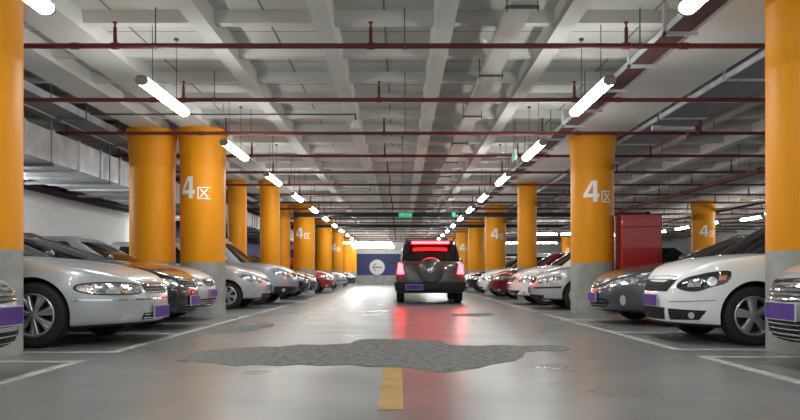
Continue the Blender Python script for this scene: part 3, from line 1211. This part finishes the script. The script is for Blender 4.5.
def base(**k):
    d = dict(L=4.5, W=1.72, H=1.43, zb=.19, zs=[(0, .69), (.12, .745), (.35, .81), (.8, .88), (1.2, .92), (2.2, .95), (3.6, .98), (4.5, .94)], crown=.035,
             af=.85, nf=2.5, ar=.55, nr=3.0, levels=LV, ra=.35, r=.31, df=.87, wb=2.6, cab=(1.1, 1.95, 3.15, 3.95), rim=(5, 'plain'), black_below=0, feat=[])
    d.update(k)
    return d


# ---- white hatchback on the right (full front towards the lane)
polo = base(L=3.9, W=1.65, H=1.46, zb=.17, zs=[(0, .69), (.1, .765), (.27, .85), (.6, .915), (1.15, .965), (2.5, .99), (3.9, .98)], crown=.03, af=.72, nf=2.6, ar=.4, nr=3.4,
            df=.8, wb=2.46, r=.315, ra=.355, mir=1.0, cab=(.8, 1.6, 3.35, 3.78), waf=.32, rim=(5, 'plain'), black_below=.205,
            feat=[
                f_patch('grille', sym([(0, .555), (.36, .56), (.48, .68), (.5, .69), (0, .695)]), 'mesh_black'),
                f_patch('lower_grille', sym([(0, .24), (.3, .245), (.34, .38), (0, .385)]), 'mesh_black'),
                f_pair('fog_grille', [(.4, .25), (.78, .265), (.86, .365), (.4, .375)], 'mesh_black', kids=[('fog_lamp', ell(.7, .31, .035, .035), 'fog_pale', 0)]),
                f_pair('headlight', [(.52, .605), (.62, .575), (.75, .565), (.9, .61), (1.06, .665), (1.1, .77), (1.0, .785), (.8, .75), (.62, .705), (.53, .65)], 'lamp_smoked', 3, eps=.006,
                       kids=[('reflector', [(.66, .61), (.8, .615), (.82, .7), (.68, .69)], 'lamp_clear', 0), ('main_beam', ell(.91, .675, .05, .048), 'lamp_bulb', 0),
                             ('turn_signal', [(.97, .68), (1.04, .69), (1.06, .74), (.98, .735)], 'amber', 0)]),
                f_pair('bumper_groove', [(.42, .445), (.95, .47), (.95, .478), (.42, .453)], 'seam', eps=.002),
                f_patch('hood_gap', sym([(0, .73), (.5, .72), (.5, .727), (0, .737)]), 'seam', eps=.002),
                f_plate(.455)])

# ---- silver saloon, first whole car on the left
buick = base(L=4.95, W=1.84, mir=.9, H=1.38, zb=.185, zs=[(0, .655), (.08, .7), (.25, .755), (.7, .84), (1.25, .905), (2.3, .95), (4.0, .98), (4.95, .93)], crown=.035, af=1.0, nf=2.4, ar=.6, nr=3,
             df=.98, wb=2.76, r=.335, ra=.375, cab=(1.3, 2.3, 3.5, 4.3), rim=(7, 'twin'),
             feat=[
                 f_patch('grille', sym([(0, .535), (.24, .54), (.33, .585), (.35, .645), (.33, .67), (0, .68)]), 'trim_black', kids=bars(.54, .67, 4, .31)),
                 f_pair('headlight', [(.4, .545), (.55, .53), (.75, .53), (.95, .54), (1.1, .575), (1.13, .62), (1.05, .655), (.85, .67), (.62, .665), (.44, .645), (.38, .6)], 'trim_black', 3, eps=.003,
                        kids=[('lens', [(.42, .56), (.55, .545), (.75, .545), (.95, .555), (1.08, .585), (1.1, .615), (1.03, .643), (.85, .655), (.62, .65), (.45, .63), (.4, .6)], 'lamp_clear', 3),
                              ('main_beam', ell(.62, .6, .06, .045), 'lamp_bulb', 0), ('turn_signal', [(.93, .575), (1.01, .585), (1.01, .625), (.93, .63)], 'amber', 0)]),
                 f_patch('bumper_strip', sym([(0, .47), (.6, .47), (1.14, .475), (1.14, .495), (.6, .49), (0, .49)]), 'chrome', eps=.006),
                 f_patch('lower_grille', sym([(.0, .255), (.38, .26), (.36, .33), (.0, .335)]), 'trim_black', kids=bars(.26, .33, 2, .35, .012)),
                 f_pair('fog_lamp', [(.46, .265), (.66, .275), (.66, .325), (.46, .325)], 'fog_pale'),
                 f_patch('hood_gap', sym([(0, .69), (.38, .68), (.38, .687), (0, .697)]), 'seam', eps=.002),
                 f_plate(.335)])

# ---- dark grey coupe
coupe = base(L=4.6, W=1.8, H=1.36, zb=.17, zs=[(0, .64), (.08, .69), (.25, .75), (.7, .84), (1.3, .92), (2.4, .96), (3.8, .99), (4.6, .97)], crown=.035, af=1.05, nf=2.3, ar=.5, nr=3,
             df=.9, wb=2.75, r=.33, ra=.365, cab=(1.25, 2.2, 3.1, 4.15), ht=.62, rim=(5, 'twin'), black_below=.195,
             feat=[
                 f_patch('grille', sym([(0, .545), (.16, .55), (.27, .6), (.26, .645), (0, .66)]), 'trim_black', kids=bars(.55, .655, 3, .24, .016, .06)),
                 f_patch('lower_grille', sym([(0, .25), (.4, .26), (.5, .33), (.42, .39), (0, .39)]), 'mesh_black', kids=bars(.26, .37, 2, .42, .008)),
                 f_pair('headlight', [(.42, .585), (.58, .57), (.8, .6), (1.05, .67), (1.3, .755), (1.33, .785), (1.15, .765), (.85, .715), (.6, .66)], 'lamp_clear', 3, eps=.005,
                        kids=[('main_beam', ell(.72, .635, .05, .035), 'lamp_bulb', 0)]),
                 f_pair('fog_lamp', ell(.73, .37, .045, .075), 'fog_pale'),
                 f_plate(.4)])

# ---- generic shapes whose fronts are varied below
octavia_feat = [
    f_patch('grille', sym([(0, .56), (.28, .565), (.34, .665), (.33, .68), (0, .69)]), 'mesh_black', kids=[('grille_surround', sym([(0, .68), (.36, .67), (.37, .69), (0, .7)]), 'chrome', 0)] + bars(.57, .66, 4, .3, .008)),
    f_pair('headlight', [(.42, .57), (.6, .56), (.85, .585), (1.02, .62), (1.05, .7), (.95, .72), (.7, .7), (.45, .675)], 'lamp_clear', 2, eps=.005,
           kids=[('main_beam', ell(.62, .63, .05, .045), 'lamp_bulb', 0), ('turn_signal', [(.94, .62), (1.0, .63), (1.0, .68), (.94, .68)], 'amber', 0)]),
    f_patch('lower_grille', sym([(0, .23), (.6, .24), (.65, .31), (0, .32)]), 'mesh_black'),
    f_pair('bumper_strip', [(.3, .445), (1.05, .46), (1.05, .5), (.3, .48)], 'trim_black', eps=.006),
    f_plate(.41)]
golf_feat = [
    f_patch('grille', sym([(0, .56), (.34, .565), (.46, .67), (.45, .69), (0, .7)]), 'mesh_black', kids=bars(.57, .68, 2, .42, .014, .06)),
    f_pair('headlight', [(.5, .58), (.66, .56), (.85, .575), (1.02, .63), (1.05, .72), (.9, .73), (.65, .69), (.5, .66)], 'lamp_clear', 2, eps=.005,
           kids=[('main_beam', ell(.7, .63, .05, .045), 'lamp_bulb', 0)]),
    f_patch('lower_grille', sym([(0, .22), (.5, .24), (.68, .36), (0, .36)]), 'mesh_black', kids=bars(.24, .34, 2, .5, .01)),
    f_pair('fog_lamp', ell(.78, .3, .05, .045), 'fog_pale'),
    f_plate(.47)]
jetta_feat = [
    f_patch('grille', sym([(0, .55), (.3, .555), (.36, .655), (.35, .67), (0, .68)]), 'trim_black', kids=bars(.56, .67, 4, .32, .013)),
    f_pair('headlight', [(.42, .56), (.6, .545), (.85, .555), (1.02, .59), (1.05, .67), (.95, .695), (.7, .69), (.45, .67)], 'lamp_clear', 2, eps=.005,
           kids=[('main_beam', ell(.6, .62, .055, .05), 'lamp_bulb', 0)]),
    f_patch('lower_grille', sym([(0, .23), (.55, .245), (.62, .35), (0, .36)]), 'mesh_black', kids=bars(.24, .34, 3, .5, .012)),
    f_plate(.44)]
accord_feat = [
    f_patch('grille', sym([(0, .57), (.3, .575), (.42, .66), (.4, .68), (0, .7)]), 'trim_black', kids=bars(.58, .68, 3, .36, .01, .06) + [('grille_surround', sym([(0, .68), (.42, .66), (.43, .685), (0, .705)]), 'chrome', 0)]),
    f_pair('headlight', [(.48, .59), (.66, .57), (.9, .6), (1.1, .66), (1.12, .71), (.9, .71), (.65, .69), (.48, .66)], 'lamp_clear', 2, eps=.005,
           kids=[('main_beam', ell(.68, .64, .05, .04), 'lamp_bulb', 0)]),
    f_patch('lower_grille', sym([(0, .22), (.45, .235), (.5, .31), (0, .32)]), 'mesh_black'),
    f_pair('fog_lamp', ell(.72, .28, .06, .035), 'fog_pale'),
    f_pair('lower_strip', [(.4, .2), (.95, .225), (.95, .245), (.4, .22)], 'chrome'),
    f_plate(.385)]
chrome_front = [
    f_patch('grille', sym([(0, .53), (.34, .54), (.44, .68), (.42, .71), (0, .72)]), 'trim_black', kids=bars(.54, .71, 5, .4, .016, .08)),
    f_pair('headlight', [(.5, .57), (.7, .55), (.95, .6), (1.12, .66), (1.14, .73), (.95, .74), (.7, .72), (.5, .69)], 'lamp_clear', 2, eps=.005,
           kids=[('main_beam', ell(.72, .64, .06, .05), 'lamp_bulb', 0), ('turn_signal', [(.98, .63), (1.06, .65), (1.06, .7), (.98, .7)], 'amber', 0)]),
    f_patch('lower_grille', sym([(0, .22), (.42, .24), (.5, .37), (.48, .39), (0, .39)]), 'mesh_black', kids=bars(.23, .38, 4, .45, .009) + [
        ('grille_surround', sym([(0, .2), (.43, .22), (.44, .24), (0, .22)]), 'chrome', 0)]),
    f_pair('fog_grille', [(.56, .24), (.85, .26), (.85, .36), (.6, .38)], 'trim_black', kids=[('fog_lamp', ell(.7, .31, .045, .04), 'fog_pale', 0)]),
    f_plate(.46)]
bumper_front = [
    f_patch('grille', sym([(0, .54), (.3, .55), (.36, .66), (.34, .68), (0, .69)]), 'trim_black', kids=bars(.55, .68, 4, .32, .012)),
    f_pair('headlight', [(.42, .55), (.6, .54), (.9, .555), (1.08, .6), (1.1, .66), (.95, .69), (.7, .69), (.45, .67)], 'lamp_clear', 2, eps=.005,
           kids=[('main_beam', ell(.6, .62, .055, .05), 'lamp_bulb', 0)]),
    f_pair('bumper_lamp', [(.62, .39), (.9, .4), (.9, .48), (.62, .475)], 'fog_pale'),
    f_patch('bumper_insert', sym([(0, .37), (.58, .38), (.58, .48), (0, .48)]), 'trim_black'),
    f_patch('lower_grille', sym([(0, .22), (.6, .24), (.66, .33), (0, .34)]), 'mesh_black', kids=bars(.23, .33, 2, .55, .01)),
    f_plate(.45)]
hatch_feat = [
    f_patch('grille', sym([(0, .6), (.3, .605), (.36, .67), (0, .69)]), 'trim_black', kids=bars(.6, .68, 3, .3, .012)),
    f_pair('headlight', [(.45, .58), (.6, .56), (.8, .59), (1.0, .67), (1.08, .75), (.95, .755), (.7, .72), (.48, .67)], 'lamp_clear', 2, eps=.005,
           kids=[('turn_signal', ell(.56, .63, .05, .04), 'amber', 0), ('main_beam', ell(.75, .66, .055, .045), 'lamp_bulb', 0)]),
    f_patch('lower_grille', sym([(0, .22), (.45, .235), (.5, .33), (0, .34)]), 'mesh_black'),
    f_pair('fog_lamp', ell(.72, .3, .05, .05), 'fog_pale'),
    f_plate(.45)]
suv_feat = [
    f_patch('grille', sym([(0, .68), (.36, .69), (.44, .79), (0, .82)]), 'trim_black', kids=bars(.69, .8, 3, .38, .014)),
    f_pair('headlight', [(.5, .7), (.68, .68), (.9, .71), (1.06, .77), (1.1, .84), (.95, .85), (.7, .83), (.5, .8)], 'lamp_clear', 2, eps=.005,
           kids=[('turn_signal', ell(.6, .75, .05, .04), 'amber', 0), ('main_beam', ell(.78, .76, .055, .045), 'lamp_bulb', 0)]),
    f_patch('bumper_guard', sym([(0, .25), (1.04, .28), (1.04, .46), (0, .44)]), 'trim_black', eps=.012),
    f_pair('fog_lamp', ell(.78, .36, .05, .05), 'fog_pale', eps=.02),
    f_plate(.52)]
hatch = base(L=4.0, W=1.68, H=1.48, zs=[(0, .67), (.1, .74), (.3, .82), (.65, .9), (1.1, .95), (2.5, .98), (4, .98)], af=.8, nf=2.4, ar=.4, nr=3.4, df=.78, wb=2.5, r=.3, ra=.335,
             cab=(.98, 1.75, 3.45, 3.88), feat=hatch_feat, rim=(6, 'twin'))
suv = base(L=4.5, W=1.8, H=1.68, zb=.24, zs=[(0, .8), (.1, .86), (.3, .93), (.7, .99), (1.1, 1.03), (2.5, 1.07), (4.5, 1.07)], af=.8, nf=2.5, ar=.35, nr=3.6, df=.88, wb=2.62, r=.345, ra=.39,
           cab=(1.1, 1.8, 4.1, 4.4), feat=suv_feat, rim=(5, 'plain'), ht=.72)
sedan = base(feat=octavia_feat)

RZ_R, RZ_L = PI, 0.0
GR, GL = 'cars parked along the right side', 'cars parked along the left side'


def V(spec, **k):
    d = dict(spec); d.update(k); return d


# right row
Car('sedan', 'silver car with chrome slatted grille cut off by the right edge, before the near column', (2.97, 5.6), RZ_R, 'paint_silver', V(sedan, W=1.72, af=1.0, nf=2.15, feat=chrome_front), GR)
Car('hatchback', 'white hatchback with black mesh grille and smoked headlights, just behind the right edge column', (2.9, 8.3), RZ_R, 'paint_white', polo, GR)
Car('coupe', 'dark grey coupe with swept headlights next to the white hatchback', (3.0, 11.2), RZ_R, 'paint_grey', coupe, GR)
Car('sedan', 'silver-white saloon nosing out just left of the column marked 4 by the red cabinet', (2.9, 16.0), RZ_R, 'paint_silver', V(sedan, rim=(8, 'slim'), black_below=.22), GR)
Car('hatchback', 'white hatchback parked between the red car and the silver-white saloon', (2.78, 18.4), RZ_R, 'paint_white', V(hatch, feat=golf_feat, W=1.74, L=4.2), GR)
Car('sedan', 'dark red car parked behind the white hatchback in right row', (2.8, 22.7), RZ_R, 'paint_darkred', V(sedan, feat=accord_feat), GR)
Car('hatchback', 'white car just beyond the dark red one on the right', (2.75, 25.3), RZ_R, 'paint_white', V(hatch), GR)
Car('sedan', 'black car beside the driving SUV, beyond the white cars on the right', (2.75, 30.0), RZ_R, 'paint_black', V(sedan, feat=jetta_feat), GR)
Car('sedan', 'small far silver car in the right row behind the black one', (2.8, 32.6), RZ_R, 'paint_pewter', V(sedan, feat=octavia_feat), GR)
Car('suv', 'far charcoal SUV in the right row mostly behind the driving SUV', (2.8, 37.5), RZ_R, 'paint_charcoal', suv, GR)

# left row
Car('sedan', 'silver car with blue plate cut off by the left edge, before the near column', (-2.76, 5.02), RZ_L, 'paint_pewter', V(sedan, feat=bumper_front, W=1.66, af=1.0, nf=2.1, zs=[(0, .65), (.1, .685), (.4, .73), (.8, .8), (1.2, .88), (2.2, .95), (4.5, .94)]), GL)
Car('sedan', 'large silver saloon with chrome bumper strip, whole front visible at left', (-2.7, 8.12), RZ_L + math.radians(-2), 'paint_silver', buick, GL)
Car('sedan', 'black saloon between two silver cars at left', (-2.9, 10.15), RZ_L, 'paint_black', V(sedan, feat=accord_feat, W=1.72, H=1.33, cab=(1.05, 2.25, 3.2, 3.95)), GL)
Car('sedan', 'silver saloon in front of the left column marked 4', (-3.12, 12.0), RZ_L, 'paint_silver', V(sedan, feat=jetta_feat, W=1.7, H=1.38, cab=(1.15, 2.0, 3.2, 3.95)), GL)
Car('hatchback', 'small silver hatchback just right of the left column marked 4', (-2.95, 16.35), RZ_L, 'paint_silver', hatch, GL)
Car('suv', 'big silver SUV with black bumper guard behind the small silver hatchback', (-2.68, 18.75), RZ_L, 'paint_bluesilver', V(suv), GL)
Car('sedan', 'black car with pale windscreen frame beyond the big silver SUV', (-2.85, 22.6), RZ_L, 'paint_black', V(sedan, feat=golf_feat), GL)
Car('sedan', 'dark saloon squeezed behind the black car in left row', (-2.9, 25.0), RZ_L, 'paint_charcoal', V(sedan, feat=jetta_feat), GL)
Car('hatchback', 'bright red car in the left row beyond the second column marked 4', (-2.75, 30.0), RZ_L, 'paint_red', V(hatch), GL)
Car('hatchback', 'small white car behind the bright red one at left', (-2.95, 32.4), RZ_L, 'paint_white', V(hatch, feat=golf_feat), GL)
Car('sedan', 'far grey car in the left row, right of the white one', (-2.75, 37.5), RZ_L, 'paint_pewter', V(sedan), GL)
Car('sedan', 'farthest parked car of the left row, dark grey', (-2.75, 45.0), RZ_L, 'paint_grey', V(sedan), GL)

# ---- the SUV driving away, brake lamps on
def spare_cover(c):
    p, n = c.onskin(0, .86, True)
    b = MB()
    b.lathe([(.31, 0), (.335, -.03), (.335, -.1), (.31, -.14), (.27, -.155), (.0, -.165)], 36)
    o = b.build('spare_wheel_cover', c.paint, c.t, (p.x + .02, 0, .86), angle=35)
    o.rotation_euler = (0, PI / 2, 0)
    b = MB(); b.lathe([(.08, -.166), (.07, -.175), (0, -.175)], 24)
    b.build('cover_badge', 'chrome', o)


def roof_rails(c):
    for s in (-1, 1):
        b = MB()
        y = s * c.hw * .68
        b.tube((.7, y, 1.64), (-1.95, y, 1.67), .018, 10)
        for x in (.65, -.6, -1.9):
            b.tube((x, y, 1.58), (x, y, 1.65), .02, 8)
        b.build('roof_rail', 'trim_black', c.t)


def high_brake(c):
    b = MB()
    b.box(-2.115, -.48, 1.545, -2.04, .48, 1.6)
    b.build('high_brake_lamp', 'brake_on', c.t)
    b = MB()
    b.box(-2.1, -.6, 1.6, -1.8, .6, 1.63)
    b.build('roof_spoiler', c.paint, c.t)


drive = V(suv, W=1.78, H=1.66, from_rear=True, zb=.26, cab=(1.1, 1.8, 4.12, 4.45), ht=.74, feat=[
    f_pair('headlight', [(.5, .7), (.68, .68), (.9, .71), (1.06, .77), (1.1, .84), (.95, .85), (.7, .83), (.5, .8)], 'lamp_clear', 2),
    f_patch('rear_bumper', sym([(0, .3), (1.2, .3), (1.2, .56), (0, .56)]), 'trim_black', eps=.05, rear=True),
    f_pair('brake_lamp', [(.68, .76), (.88, .76), (.86, 1.04), (.74, 1.04)], 'brake_on', eps=.012, rear=True),
    f_pair('tail_lamp', [(.7, .66), (.92, .66), (.92, .775), (.64, .775)], 'tail_red', eps=.01, rear=True),
    lambda c: c.plate(.43, True, .42, out=.06), spare_cover, roof_rails, high_brake])
Car('suv', 'charcoal SUV driving away in the lane with red brake lamps lit', (.78, 18.3), PI / 2, 'paint_charcoal', drive, None)

# ------------------------------------------------------------------ camera, world, view
cam = bpy.data.cameras.new('camera')
co = bpy.data.objects.new('camera', cam)
COL.objects.link(co)
co.location = (0, 0, EYE)
co.rotation_euler = (PI / 2, 0, 0)
cam.sensor_width = 36
cam.sensor_fit = 'HORIZONTAL'
cam.lens = FPX / 800 * 36
cam.shift_y = 65 / 800
cam.clip_start = .05
cam.clip_end = 200
SC.camera = co

w = bpy.data.worlds.new('world')
SC.world = w
w.use_nodes = True
w.node_tree.nodes['Background'].inputs['Color'].default_value = (.9, .95, 1, 1)
w.node_tree.nodes['Background'].inputs['Strength'].default_value = .8

vs = SC.view_settings
vs.view_transform = 'Standard'
vs.look = 'None'
vs.gamma = 1
vs.use_curve_mapping = False
vs.exposure = 0.12
